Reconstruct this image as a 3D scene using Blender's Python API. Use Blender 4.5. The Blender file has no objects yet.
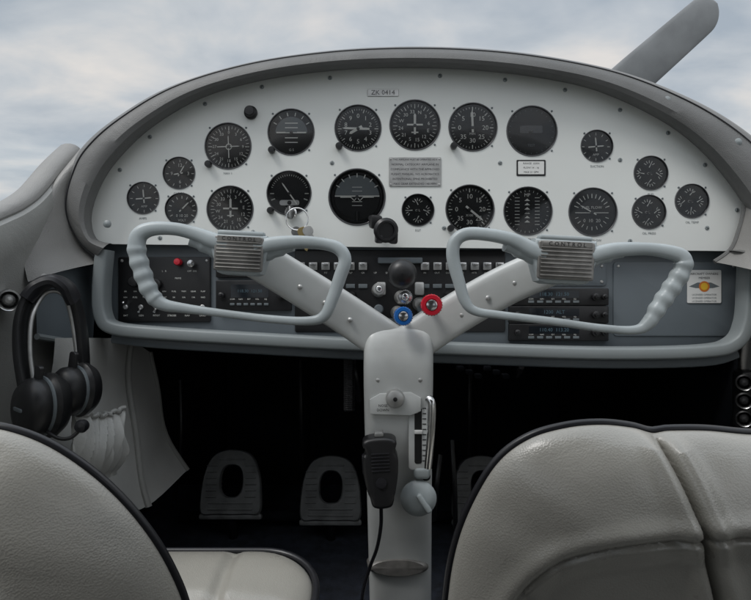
import bpy, bmesh, math, random
import numpy as np
from mathutils import Matrix, Vector
random.seed(4)
F=667.0; PD=1.10; U=PD/F
def sv(u,v,d):
    return np.array([(u-375.5)*d/F, d, (300-v)*d/F])
PITCH=Matrix.Translation((0,0,1.9)) @ Matrix.Rotation(math.radians(-6),4,'X')

# ---------------- materials
def mat(name,col,rough=.5,metal=0.,bump=0.,bscale=300.,var=.06,vscale=8.,coat=0.,kind='noise',spec=.5,rvar=.08,wr=.25):
    m=bpy.data.materials.new(name); m.use_nodes=True
    nt=m.node_tree; N=nt.nodes; L=nt.links
    p=N['Principled BSDF']
    p.inputs['Metallic'].default_value=metal
    p.inputs['Coat Weight'].default_value=coat; p.inputs['Coat Roughness'].default_value=.2
    p.inputs['Specular IOR Level'].default_value=spec
    tc=N.new('ShaderNodeTexCoord')
    n1=N.new('ShaderNodeTexNoise'); n1.inputs['Scale'].default_value=vscale; n1.inputs['Detail'].default_value=6
    L.new(tc.outputs['Object'],n1.inputs['Vector'])
    r=N.new('ShaderNodeValToRGB'); e=r.color_ramp.elements
    e[0].position=.3;e[1].position=.7
    e[0].color=tuple(c*(1-var*2) for c in col)+(1,); e[1].color=tuple(min(1,c*(1+var)) for c in col)+(1,)
    L.new(n1.outputs['Fac'],r.inputs['Fac']); L.new(r.outputs['Color'],p.inputs['Base Color'])
    mr=N.new('ShaderNodeMapRange'); mr.inputs['To Min'].default_value=max(.02,rough-rvar); mr.inputs['To Max'].default_value=min(1,rough+rvar)
    n3=N.new('ShaderNodeTexNoise'); n3.inputs['Scale'].default_value=vscale*5; n3.inputs['Detail'].default_value=4
    L.new(tc.outputs['Object'],n3.inputs['Vector']); L.new(n3.outputs['Fac'],mr.inputs['Value']); L.new(mr.outputs['Result'],p.inputs['Roughness'])
    if bump>0:
        b=N.new('ShaderNodeBump'); b.inputs['Strength'].default_value=bump; b.inputs['Distance'].default_value=.0006
        if kind=='leather':
            v=N.new('ShaderNodeTexVoronoi'); v.inputs['Scale'].default_value=bscale
            L.new(tc.outputs['Object'],v.inputs['Vector'])
            w=N.new('ShaderNodeTexNoise'); w.inputs['Scale'].default_value=10; w.inputs['Detail'].default_value=3; w.inputs['Distortion'].default_value=1.0
            L.new(tc.outputs['Object'],w.inputs['Vector'])
            b2=N.new('ShaderNodeBump'); b2.inputs['Strength'].default_value=wr; b2.inputs['Distance'].default_value=.012
            L.new(w.outputs['Fac'],b2.inputs['Height']); L.new(b2.outputs['Normal'],b.inputs['Normal'])
            L.new(v.outputs['Distance'],b.inputs['Height'])
        else:
            v=N.new('ShaderNodeTexNoise'); v.inputs['Scale'].default_value=bscale; v.inputs['Detail'].default_value=3
            L.new(tc.outputs['Object'],v.inputs['Vector']); L.new(v.outputs['Fac'],b.inputs['Height'])
        L.new(b.outputs['Normal'],p.inputs['Normal'])
    return m
M_white=mat('panel_white_paint',(.73,.745,.72),.36,bump=.08,bscale=900,var=.035,vscale=5,spec=.5)
M_black=mat('black_plastic',(.012,.012,.013),.38,bump=.1,bscale=900)
M_bezel=mat('bezel_dark_metal',(.13,.13,.135),.3,metal=.7)
M_face=mat('dial_black',(.006,.007,.008),.6,spec=.3)
M_mark=mat('dial_white',(.76,.76,.72),.6)
M_grayface=mat('dial_gray',(.13,.15,.16),.6)
M_shield=mat('glareshield_vinyl',(.135,.135,.132),.48,bump=.5,bscale=700,kind='leather',var=.08)
M_trim=mat('side_trim_vinyl',(.235,.23,.22),.42,bump=.5,bscale=700,kind='leather',var=.08)
M_sub=mat('subpanel_bluegray',(.13,.152,.168),.42,var=.05,bump=.1,bscale=800)
M_lip=mat('subpanel_lip',(.24,.265,.27),.42,var=.05,bump=.1,bscale=800)
M_col=mat('column_gray_paint',(.56,.575,.565),.34,var=.08,vscale=12,bump=.08,bscale=300,coat=.25)
M_yoke=mat('yoke_gray_plastic',(.38,.42,.43),.36,var=.08,vscale=25,bump=.1,bscale=900)
M_boxm=mat('yoke_plate_metal',(.26,.25,.235),.4,metal=.5,var=.15,vscale=60)
M_chrome=mat('chrome',(.7,.7,.7),.18,metal=1,var=.08,vscale=40)
M_alu=mat('brushed_aluminium',(.50,.50,.49),.42,metal=.8,var=.1,vscale=60)
M_leather=mat('seat_leather',(.385,.37,.33),.30,bump=.35,bscale=620,kind='leather',var=.06,vscale=6,rvar=.07,wr=.20,coat=.5,spec=.6)
M_pipe=mat('black_piping',(.015,.015,.018),.35)
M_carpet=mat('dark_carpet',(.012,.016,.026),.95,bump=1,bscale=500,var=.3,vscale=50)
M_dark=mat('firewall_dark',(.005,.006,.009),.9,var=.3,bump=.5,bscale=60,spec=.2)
M_wall=mat('cabin_wall_vinyl',(.33,.33,.315),.5,bump=.4,bscale=500,kind='leather',var=.06)
M_kick=mat('kick_fabric',(.52,.52,.50),.8,bump=.6,bscale=500,var=.08)
M_head=mat('headliner_fabric',(.40,.39,.37),.9,bump=.6,bscale=500,var=.05)
M_red=mat('knob_red',(.55,.012,.03),.25,coat=.6)
M_blue=mat('knob_blue',(.01,.12,.42),.25,coat=.6)
M_pedal=mat('pedal_gray',(.18,.185,.185),.5,var=.2,vscale=30,bump=.3,bscale=300)
M_prop=mat('propeller_metal',(.36,.37,.38),.45,metal=.25,var=.1,vscale=12)
M_yel=mat('label_yellow',(.75,.45,.03),.6)
M_orange=mat('label_orange',(.6,.18,.03),.6)
M_paper=mat('label_paper',(.72,.72,.70),.6,var=.03)
M_tarmac=mat('tarmac',(.055,.055,.055),.9,bump=.5,bscale=60,var=.2,vscale=.4)
M_grass=mat('grass_ground',(.06,.09,.035),.95,bump=1,bscale=8,var=.3,vscale=.1)
M_cowl=mat('cowling_white_paint',(.7,.7,.7),.3,coat=.5,var=.02)
M_lcd=mat('lcd_dark',(.008,.011,.015),.12,var=.1)
M_seg=mat('lcd_segments',(.07,.12,.15),.5)
M_brass=mat('key_brass',(.55,.42,.2),.3,metal=1)
g=bpy.data.materials.new('gauge_glass'); g.use_nodes=True
nt=g.node_tree; nt.nodes.clear()
o=nt.nodes.new('ShaderNodeOutputMaterial'); mx=nt.nodes.new('ShaderNodeMixShader'); tr=nt.nodes.new('ShaderNodeBsdfTransparent'); gl=nt.nodes.new('ShaderNodeBsdfGlossy')
gl.inputs['Roughness'].default_value=.06; fr=nt.nodes.new('ShaderNodeFresnel'); fr.inputs['IOR'].default_value=1.4
nt.links.new(fr.outputs[0],mx.inputs[0]); nt.links.new(tr.outputs[0],mx.inputs[1]); nt.links.new(gl.outputs[0],mx.inputs[2]); nt.links.new(mx.outputs[0],o.inputs[0])
M_glass=g

# ---------------- mesh builder
class B:
    def __init__(s,name): s.name=name; s.v=[]; s.f=[]; s.m=[]; s.mats=[]
    def add(s,geo,m,M=None):
        vs,fs=geo
        if m not in s.mats: s.mats.append(m)
        k=s.mats.index(m); o=len(s.v)
        A=np.array([[float(p[0]),float(p[1]),float(p[2])] for p in vs])
        if M is not None:
            MM=np.array(M); A=A@MM[:3,:3].T+MM[:3,3]
        s.v.extend(A.tolist())
        for f in fs: s.f.append([i+o for i in f]); s.m.append(k)
    def obj(s,M=None,ang=35,air=True,fix=True):
        me=bpy.data.meshes.new(s.name); me.from_pydata(s.v,[],s.f)
        for m in s.mats: me.materials.append(m)
        me.polygons.foreach_set('material_index',s.m)
        me.validate(); me.update()
        if fix:
            bm=bmesh.new(); bm.from_mesh(me); bmesh.ops.recalc_face_normals(bm,faces=bm.faces); bm.to_mesh(me); bm.free()
        me.polygons.foreach_set('use_smooth',[True]*len(me.polygons))
        me.set_sharp_from_angle(angle=math.radians(ang))
        ob=bpy.data.objects.new(s.name,me); bpy.context.scene.collection.objects.link(ob)
        M=M if M is not None else Matrix.Identity(4)
        ob.matrix_world=(PITCH@M) if air else M
        return ob
def lathe(prof,seg=40,sx=1,sy=1):
    vs=[];fs=[]
    n=len(prof)
    for r,z in prof:
        for i in range(seg):
            a=2*math.pi*i/seg; vs.append((r*math.cos(a)*sx,r*math.sin(a)*sy,z))
    for j in range(n-1):
        for i in range(seg):
            k=(i+1)%seg; fs.append([j*seg+i,j*seg+k,(j+1)*seg+k,(j+1)*seg+i])
    if prof[-1][0]>1e-6: fs.append([(n-1)*seg+i for i in range(seg)])
    if prof[0][0]>1e-6 and prof[0][1]<prof[-1][1]-1e-9: fs.append([i for i in range(seg)][::-1])
    return vs,fs
def ring(prof,seg=48):
    vs,fs=lathe(prof,seg); return vs,[f for f in fs if len(f)==4]
def bmgeo(bm):
    bm.verts.index_update(); r=([tuple(v.co) for v in bm.verts],[[v.index for v in f.verts] for f in bm.faces]); bm.free(); return r
def box(c,s,bev=0.,seg=2):
    bm=bmesh.new(); bmesh.ops.create_cube(bm,size=1)
    for v in bm.verts: v.co=Vector((v.co.x*s[0]+c[0],v.co.y*s[1]+c[1],v.co.z*s[2]+c[2]))
    if bev>0: bmesh.ops.bevel(bm,geom=bm.edges[:],offset=min(bev,min(s)*.49),segments=seg,affect='EDGES',profile=.5)
    return bmgeo(bm)
def prism(pts,z0,z1,bev=0.,seg=2):
    bm=bmesh.new(); vs=[bm.verts.new((p[0],p[1],z0)) for p in pts]; f=bm.faces.new(vs)
    r=bmesh.ops.extrude_face_region(bm,geom=[f]); nv=[e for e in r['geom'] if isinstance(e,bmesh.types.BMVert)]
    for v in nv: v.co.z=z1
    if bev>0:
        es=[e for e in bm.edges if all(abs(v.co.z-z1)<1e-7 for v in e.verts)]
        bmesh.ops.bevel(bm,geom=es,offset=bev,segments=seg,affect='EDGES',profile=.5)
    return bmgeo(bm)
def cat(pts,n,closed=False):
    P=np.array(pts,float); m=len(P); out=[]
    segs=m if closed else m-1
    for i in range(segs):
        if closed: a,b,c,d=P[(i-1)%m],P[i],P[(i+1)%m],P[(i+2)%m]
        else: a,b,c,d=P[max(i-1,0)],P[i],P[i+1],P[min(i+2,m-1)]
        for k in range(n):
            t=k/n; out.append(.5*((2*b)+(-a+c)*t+(2*a-5*b+4*c-d)*t*t+(-a+3*b-3*c+d)*t**3))
    if not closed: out.append(P[-1])
    return np.array(out)
def resamp(P,n):
    P=np.array(P,float); Q=np.vstack([P,P[:1]]); s=np.r_[0,np.cumsum(np.linalg.norm(np.diff(Q,axis=0),axis=1))]
    t=np.linspace(0,s[-1],n+1)[:-1]
    return np.stack([np.interp(t,s,Q[:,k]) for k in range(P.shape[1])],-1)
def sweep(path,rx,ry=None,seg=14,closed=False,ref=(0,1,0),pw=2.,caps=True):
    P=np.array(path,float); n=len(P)
    rx=np.ones(n)*rx; ry=rx if ry is None else np.ones(n)*ry
    ref=np.array(ref,float); vs=[];fs=[]; last=None
    for i in range(n):
        if closed: t=P[(i+1)%n]-P[i-1]
        else: t=P[min(i+1,n-1)]-P[max(i-1,0)]
        t=t/(np.linalg.norm(t)+1e-12)
        s=np.cross(t,ref)
        if np.linalg.norm(s)<.05: s=last if last is not None else np.cross(t,(1,0,0.1))
        s=s/np.linalg.norm(s); last=s; nn=np.cross(s,t)
        for k in range(seg):
            a=2*math.pi*k/seg; c,q=math.cos(a),math.sin(a)
            c=math.copysign(abs(c)**(2/pw),c); q=math.copysign(abs(q)**(2/pw),q)
            vs.append(P[i]+s*rx[i]*c+nn*ry[i]*q)
    for i in range(n if closed else n-1):
        j=(i+1)%n
        for k in range(seg):
            l=(k+1)%seg; fs.append([i*seg+k,i*seg+l,j*seg+l,j*seg+k])
    if not closed and caps: fs.append(list(range(seg))); fs.append([(n-1)*seg+k for k in range(seg)][::-1])
    return vs,fs
_tc={}
def text(s,size,x=0,y=0,z=0,align='CENTER'):
    key=(s,align)
    if key not in _tc:
        c=bpy.data.curves.new('t','FONT'); c.body=s; c.size=1; c.resolution_u=2; c.align_x=align; c.align_y='CENTER'
        ob=bpy.data.objects.new('t',c); bpy.context.scene.collection.objects.link(ob)
        dg=bpy.context.evaluated_depsgraph_get(); dg.update()
        me=bpy.data.meshes.new_from_object(ob.evaluated_get(dg))
        _tc[key]=([tuple(v.co) for v in me.vertices],[list(p.vertices) for p in me.polygons])
        bpy.data.objects.remove(ob); bpy.data.curves.remove(c); bpy.data.meshes.remove(me)
    vs,fs=_tc[key]
    return [(p[0]*size+x,p[1]*size+y,z) for p in vs],fs
RX=Matrix.Rotation(math.pi/2,4,'X')
def at(u,v,d=PD,off=0.): 
    p=sv(u,v,d); return Matrix.Translation((p[0],p[1]-off,p[2]))@RX
def quad(pts): return pts,[list(range(len(pts)))]
def rrect(w,h,r,n=6,cx=0,cy=0):
    out=[]
    for sx,sy,a0 in ((1,1,0),(-1,1,90),(-1,-1,180),(1,-1,270)):
        for k in range(n+1):
            a=math.radians(a0+90*k/n); out.append((cx+sx*(w/2-r)+r*math.cos(a),cy+sy*(h/2-r)+r*math.sin(a)))
    return out

# ---------------- gauges
G=[('vor_indicator',228,146,23,'vor'),('artificial_horizon',291,132,23,'lines'),('altimeter',358,128,23,'num10'),
('heading_indicator',415,125,25,'compass'),('vertical_speed_indicator',473,127,24,'num8'),('radar_altimeter',532,131,25,'dark'),
('suction_gauge',597,146,16,'cross'),('fuel_gauge',651,173,17,'quad'),('oil_temperature_gauge',692,201,17,'quad'),
('clock',179,173,16,'num4'),('ammeter',143,198,16,'cross'),('voltmeter',181,209,16,'arc'),
('airspeed_indicator',230,209,23,'compass'),('turn_coordinator',289,193,22,'turn'),('attitude_indicator',357,197,28,'att'),
('exhaust_temperature_gauge',418,210,16,'quad'),('tachometer',470,209,24,'num8'),('manifold_pressure_gauge',528,211,24,'tape'),
('fuel_flow_gauge',593,212,24,'fan'),('oil_pressure_gauge',649,212,17,'quad')]
def needle(b,R,ang,z,l=.75,w=.035,m=None,back=.2):
    a=math.radians(ang); c,s=math.cos(a),math.sin(a)
    pts=[(-back*R,-w*R),(l*.8*R,-w*R),(l*R,0),(l*.8*R,w*R),(-back*R,w*R)]
    b.add(quad([(x*c-y*s,x*s+y*c,z) for x,y in pts]),m or M_mark)
def ticks(b,R,n,r0,r1,w,z,a0=0,a1=360,m=None):
    for i in range(n+(0 if a1-a0>=360 else 1)):
        a=math.radians(a0+(a1-a0)*i/n); c,s=math.cos(a),math.sin(a)
        b.add(quad([(x*c-y*s,x*s+y*c,z) for x,y in ((r0*R,-w*R),(r1*R,-w*R),(r1*R,w*R),(r0*R,w*R))]),m or M_mark)
def gauge(name,u,v,r,kind):
    b=B(name); R=r*U; zf=-.006; zt=-.0055; zn=-.0035
    b.add(ring([(R*.95,-.0065),(R*.972,.0004)],48),M_black)
    b.add(ring([(R*.972,.0004),(R*.99,.0014),(R*1.01,.0014),(R*1.03,.0)]),M_bezel)
    b.add(lathe([(R*.97,zf-.001),(R*.97,zf)],48),M_face)
    if kind=='num10':
        ticks(b,R,10,.72,.88,.018,zt); ticks(b,R,50,.8,.88,.008,zt)
        for i in range(10):
            a=math.radians(90-36*i); b.add(text(str(i),R*.27,.56*R*math.cos(a),.56*R*math.sin(a),zt),M_mark)
        needle(b,R,178,zn,.7,.045,back=.5); needle(b,R,-150,zn-.0005,.45,.06); b.add(prism(rrect(R*.38,R*.16,.0005,2,R*.2,0),zt-.0002,zt+.0002),M_grayface)
    elif kind=='num8':
        ticks(b,R,8,.72,.88,.02,zt); ticks(b,R,40,.8,.88,.008,zt)
        for i,t in enumerate(['20','15','10','5','0','35','30','25']):
            a=math.radians(45*i); b.add(text(t,R*.27,.54*R*math.cos(a),.54*R*math.sin(a),zt),M_mark)
        needle(b,R,(-40 if u<472 else 92),zn,.75,.045); b.add(text('X100' if u<472 else 'MIN',R*.14,0,-.25*R,zt),M_mark)
    elif kind=='num4':
        ticks(b,R,12,.72,.88,.02,zt)
        for i,t in enumerate(['3','12','9','6']):
            a=math.radians(90*i); b.add(text(t,R*.3,.52*R*math.cos(a),.52*R*math.sin(a),zt),M_mark)
        needle(b,R,60,zn,.6,.03); needle(b,R,190,zn,.4,.04)
    elif kind=='compass':
        ticks(b,R,36,.76,.88,.010,zt); ticks(b,R,12,.70,.88,.016,zt)
        for i,t in enumerate(['E','6','3','N','33','30','W','24','21','S','15','12']):
            a=math.radians(30*i+(8 if u<300 else -20)); b.add(text(t,R*.2,.57*R*math.cos(a),.57*R*math.sin(a),zt),M_mark)
        b.add(quad([(x*R,y*R,zn) for x,y in ((-.04,-.35),(.04,-.35),(.05,.42),(0,.5),(-.05,.42))]),M_mark)
        b.add(quad([(x*R,y*R,zn+.0002) for x,y in ((-.32,.0),(.32,.0),(.32,.07),(-.32,.07))]),M_mark)
        b.add(quad([(x*R,y*R,zn+.0002) for x,y in ((-.14,-.3),(.14,-.3),(.14,-.25),(-.14,-.25))]),M_mark)
    elif kind=='vor':
        ticks(b,R,36,.78,.9,.010,zt); ticks(b,R,12,.72,.9,.018,zt)
        for i,t in enumerate(['9','6','3','0','33','30','27','24','21','18','15','12']):
            a=math.radians(30*i); b.add(text(t,R*.18,.62*R*math.cos(a),.62*R*math.sin(a),zt),M_mark)
        needle(b,R,92,zn,.5,.02,back=.5); needle(b,R,2,zn,.5,.02,back=.5)
        b.add(ring([(R*.10,zt),(R*.12,zt+.0003),(R*.14,zt)],20),M_mark)
    elif kind=='lines':
        b.add(quad([(R*.7*math.cos(a),R*.7*math.sin(a),zt) for a in np.linspace(0,math.pi,20)]),M_grayface)
        ticks(b,R,5,.74,.9,.02,zt,30,150)
        for k in (-.42,-.22,.0,.22,.42):
            w=.6 if k==0 else .28; b.add(quad([(-w*R,k*R-R*.02,zt+.0003),(w*R,k*R-R*.02,zt+.0003),(w*R,k*R+R*.02,zt+.0003),(-w*R,k*R+R*.02,zt+.0003)]),M_mark)
        for sx in(-1,1): b.add(quad([(sx*x*R,y*R,zn) for x,y in ((.65,-.03),(.25,-.03),(.25,.03),(.65,.03))]),M_mark)
        b.add(text('G S',R*.15,0,-.75*R,zt),M_mark)
    elif kind=='att':
        b.add(ring([(R*.95,zt),(R*.86,zt+.002),(R*.80,zt)],48),M_black)
        b.add(quad([(R*.8*math.cos(a),R*.8*math.sin(a)*.9+R*.08,zt) for a in np.linspace(.0,math.pi,24)]),M_grayface)
        b.add(quad([(-.8*R,R*.03,zt+.0003),(.8*R,R*.03,zt+.0003),(.8*R,R*.07,zt+.0003),(-.8*R,R*.07,zt+.0003)]),M_mark)
        for k in (.22,.36,-.16,-.3): b.add(quad([(-.18*R,k*R,zt+.0004),(.18*R,k*R,zt+.0004),(.18*R,k*R+R*.02,zt+.0004),(-.18*R,k*R+R*.02,zt+.0004)]),M_mark)
        ticks(b,R,6,.72,.86,.015,zt+.0022,30,150)
        b.add(sweep([(-.6*R,0,zn),(-.22*R,0,zn),(-.1*R,-.12*R,zn),(0,0,zn),(.1*R,-.12*R,zn),(.22*R,0,zn),(.6*R,0,zn)],R*.02,seg=6,ref=(0,0,1)),M_mark)
        b.add(sweep([(0,-.85*R,zn),(0,-.5*R,zn)],R*.05,seg=8,ref=(0,0,1)),M_black)
    elif kind=='turn':
        for sx in (-1,1):
            for a in (0,20): ticks(b,R,1,.7,.88,.025,zt,(0 if sx>0 else 180)-sx*a,(0 if sx>0 else 180)-sx*a+.01)
        needle(b,R,125,zn,.6,.03,back=.6)
        ticks(b,R,20,.8,.88,.01,zt,20,160)
        b.add(prism(rrect(R*.9,R*.24,R*.1,4,0,-R*.42),zt-.0003,zt+.0006),M_alu)
        b.add(lathe([(R*.1,zt+.0006),(R*.08,zt+.0015),(0,zt+.002)],14),M_black,Matrix.Translation((0,-R*.42,0)))
        b.add(text('2 MIN',R*.15,0,-.7*R,zt),M_mark)
    elif kind=='tape':
        for sx in (-1,1):
            for k in range(9): b.add(quad([(sx*R*.42-R*.1,(k-4)*R*.14,zt),(sx*R*.42+R*.1,(k-4)*R*.14,zt),(sx*R*.42+R*.1,(k-4)*R*.14+R*.025,zt),(sx*R*.42-R*.1,(k-4)*R*.14+R*.025,zt)]),M_mark)
        for k in range(-2,4): b.add(quad([(-R*.12,k*R*.18-R*.1,zt),(R*.12,k*R*.18-R*.1,zt),(R*.0,k*R*.18,zt)]),M_mark)
        ticks(b,R,30,.82,.9,.01,zt); b.add(text('MP',R*.2,0,.68*R,zt),M_mark)
    elif kind=='fan':
        ticks(b,R,10,.6,.78,.018,zt,20,160); ticks(b,R,8,.6,.75,.015,zt,200,340)
        b.add(text('FUEL FLOW',R*.16,0,.2*R,zt),M_mark); b.add(text('0  10  20',R*.2,0,-.35*R,zt),M_mark)
        b.add(quad([(-.7*R,-.03*R,zt),(.7*R,-.03*R,zt),(.7*R,0,zt),(-.7*R,0,zt)]),M_mark)
        needle(b,R,150,zn,.6,.025)
    elif kind=='quad':
        for cx,cy,a in ((-.02,.42,90),(.02,-.42,270),(-.42,0,180),(.42,0,0)):
            for k in range(5):
                t=math.radians(a-60+30*k); c,s=math.cos(t),math.sin(t)
                b.add(quad([(cx*R+x*c-y*s,cy*R+x*s+y*c,zt) for x,y in ((.2*R,-.02*R),(.36*R,-.02*R),(.36*R,.02*R),(.2*R,.02*R))]),M_mark)
            needle2=math.radians(a+random.uniform(-50,50)); c,s=math.cos(needle2),math.sin(needle2)
            b.add(quad([(cx*R+x*c-y*s,cy*R+x*s+y*c,zn) for x,y in ((-.08*R,-.03*R),(.3*R,-.01*R),(.3*R,.01*R),(-.08*R,.03*R))]),M_mark)
        b.add(text('OIL',R*.2,0,0,zt),M_mark)
    elif kind=='cross':
        ticks(b,R,12,.72,.88,.02,zt); needle(b,R,95,zn,.6,.04,back=.3); needle(b,R,5,zn,.5,.04,back=.5); b.add(text('AMP',R*.2,0,-.5*R,zt),M_mark)
    elif kind=='arc':
        ticks(b,R,10,.68,.86,.025,zt,-30,210); needle(b,R,45,zn,.65,.04); b.add(text('0 10 20',R*.25,0,-.4*R,zt),M_mark); b.add(text('VOLT',R*.2,0,-.68*R,zt),M_mark)
    elif kind=='dark':
        ticks(b,R,24,.84,.9,.008,zt,m=M_grayface); b.add(prism(rrect(R*.9,R*.3,.001,3,0,.1*R),zt-.0002,zt),M_lcd); b.add(text('TEST',R*.14,0,-.55*R,zt),M_grayface)
    b.add(lathe([(R*.07,zn-.001),(R*.07,zn+.0006),(0,zn+.0012)],16),M_black)
    b.add(lathe([(R*.968,-.0012),(R*.7,-.0006),(R*.35,-.0002),(0.0,0)],40),M_glass)
    if kind in('vor','num10','lines','num8','turn'):
        q=Matrix.Translation((-R*.82,-R*.82,0)); kk=.0056
        b.add(lathe([(kk*.9,0),(kk,.002),(kk,.010),(kk*.8,.012),(0,.0122)],18),M_black,q)
    for sx,sy in ((1,1),(-1,1),(1,-1)):
        b.add(lathe([(.0017,0),(.0017,.0006),(.0012,.0012),(0,.0014)],12),M_grayface,Matrix.Translation((sx*R*.79,sy*R*.79,0)))
    b.obj(at(u,v))
for q in G: gauge(*q)

# ---------------- instrument panel
inner=[(112,244),(98,240),(92,226),(93,208),(102,184),(118,160),(150,129),(200,99),(260,81),(330,71),(400,68),(470,70),(540,78),(600,92),(660,120),(700,150),(730,185),(747,212),(752,232),(745,247),(728,251)]
def l2(u,v): return ((u-375.5)*U,(300-v)*U)
op=[l2(*p) for p in cat(inner,6)]
pb=B('instrument_panel'); pb.add(prism(op,-.009,0),M_white); pan=pb.obj(Matrix.Translation((0,PD,0))@RX,fix=True)
cb=B('cut')
for (_,u,v,r,k) in G:
    x,y=l2(u,v); cb.add(lathe([(r*U*.985,-.02),(r*U*.985,.02)],56),M_black,Matrix.Translation((x,y,0)))
cut=cb.obj(Matrix.Translation((0,PD,0))@RX)
md=pan.modifiers.new('b','BOOLEAN'); md.object=cut; md.operation='DIFFERENCE'; md.solver='EXACT'
dg=bpy.context.evaluated_depsgraph_get(); dg.update()
nm=bpy.data.meshes.new_from_object(pan.evaluated_get(dg)); pan.modifiers.clear(); pan.data=nm
nm.polygons.foreach_set('use_smooth',[False]*len(nm.polygons)); nm.update()
bpy.data.objects.remove(cut)
sb=B('panel_screws')
for u,v in [(120,170),(108,224),(150,137),(205,104),(262,87),(330,78),(440,76),(505,80),(565,90),(620,110),(668,133),(705,165),(737,210),(738,238),(332,163),(500,163),(444,228),(497,240),(160,238),(253,232),(560,240),(630,241),(325,240),(707,228),(620,160)]:
    M=Matrix.Translation((*l2(u,v),0))
    sb.add(lathe([(.0036,0),(.0036,.0006),(.0026,.0012),(0,.0014)],14),M_lip,M)
    a=random.random()*3; sb.add(box((0,0,.0014),(.0045,.0007,.0004)),M_black,M@Matrix.Rotation(a,4,'Z'))
for (nm_,u,v,r,k),t in zip(G,['NAV 1','','','','','','SUCTION','FUEL','OIL TEMP','CLOCK','AMPS','VOLTS','','','','EGT','RPM','MAN PRESS','FUEL FLOW','OIL PRESS']):
    if t:
        x,y=l2(u,v+r+4.5); sb.add(text(t,.0052,x,y,.0005),M_grayface)
s=sb.obj(Matrix.Translation((0,PD,0))@RX); mw=s.matrix_world.copy(); s.parent=pan
s.matrix_parent_inverse=pan.matrix_world.inverted(); s.matrix_world=mw

kb=B('indicator_knob'); kb.add(lathe([(.011,0),(.011,.004),(.0085,.006),(.0085,.014),(.007,.016),(0,.0163)],24),M_black); kb.obj(at(251,113))

def placard(name,u,v,w,h,lines,m,tm,frame=None,ts=.8,d=PD):
    b=B(name); W,H=w*U,h*U
    if frame: b.add(prism(rrect(W+.005,H+.005,.0015,3),0,.0008),frame)
    b.add(prism(rrect(W,H,.0012,3),.0009,.0016,.0003,1),m)
    n=len(lines)
    for i,t in enumerate(lines):
        b.add(text(t,min(H/n*ts,W*1.6/len(t)),0,H/2-(i+.5)*H/n,.00175),tm)
    if h>25:
        for sx in(-1,1):
            for sy in(-1,1): b.add(lathe([(.0018,.0016),(.0012,.0024),(0,.0026)],10),M_alu,Matrix.Translation((sx*(W/2-.003),sy*(H/2-.003),0)))
    return b.obj(at(u,v,d))
placard('registration_placard',383,93,31,7,['ZK 0414'],M_alu,M_black,ts=.95)
placard('operating_limits_placard',415,172,52,29,['THIS AIRPLANE MUST BE OPERATED AS A','NORMAL CATEGORY AIRPLANE IN','COMPLIANCE WITH THE APPROVED','FLIGHT MANUAL. NO ACROBATICS','INTENTIONAL SPINS PROHIBITED','MAX GEAR EXTENDED 140 MPH'],M_alu,M_black,ts=.62)
placard('engine_limits_placard',531,168,26,13,['RANGE  LEAN','FLOW 14 - 16','MAX 21 GPH'],M_paper,M_black,M_black,ts=.6)

# ---------------- glareshield
outer=[(96,262),(80,246),(66,222),(62,200),(68,172),(80,148),(110,121),(165,88),(240,64),(320,51),(400,46),(480,48),(550,56),(625,72),(690,97),(738,124),(775,155),(800,190),(810,222),(804,250),(784,262)]
I=cat(inner,8); O=cat(outer,8); n=len(I)
gb=B('glareshield'); vs=[];fs=[]
prof=[(0.0,1.099),(-.02,1.085),(0.02,1.070),(.12,1.060),(.28,1.056),(.5,1.058),(.72,1.066),(.88,1.080),(.97,1.10),(1.0,1.13)]
deck=[(1.0,1.22),(.97,1.35),(.9,1.5),(.84,1.64)]
for i in range(n):
    row=[]
    for t,y in prof:
        p=I[i]*(1-t)+O[i]*t; w=sv(p[0],p[1],PD); w[1]=y
        w[0]*=1-(PD-y)*.55 if y<PD else 1; w[2]*=1-(PD-y)*.55 if y<PD else 1
        row.append(w)
    for t,y in deck:
        w=sv(O[i][0],O[i][1],PD); w[1]=y; w[0]=.049+(w[0]-.049)*t; w[2]=w[2]*t; row.append(w)
    vs+=row
m=len(prof)+len(deck)
for i in range(n-1):
    for j in range(m-1): fs.append([i*m+j,i*m+j+1,(i+1)*m+j+1,(i+1)*m+j])
gb.add((vs,fs),M_shield)
seam=[]
for i in range(n):
    p=I[i]*.22+O[i]*.78; w=sv(p[0],p[1],PD); w[1]=1.0672; w[0]*=.98; w[2]*=.98; seam.append(w)
gb.add(sweep(seam,.0012,seg=6),M_pipe)
for (u,v) in [(107,224),(587,74),(667,100),(738,142)]:
    gb.add(lathe([(.006,-.003),(.006,.001),(.004,.0024),(0,.003)],16),M_lip,at(u,v,1.061))
gb.obj()

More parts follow.
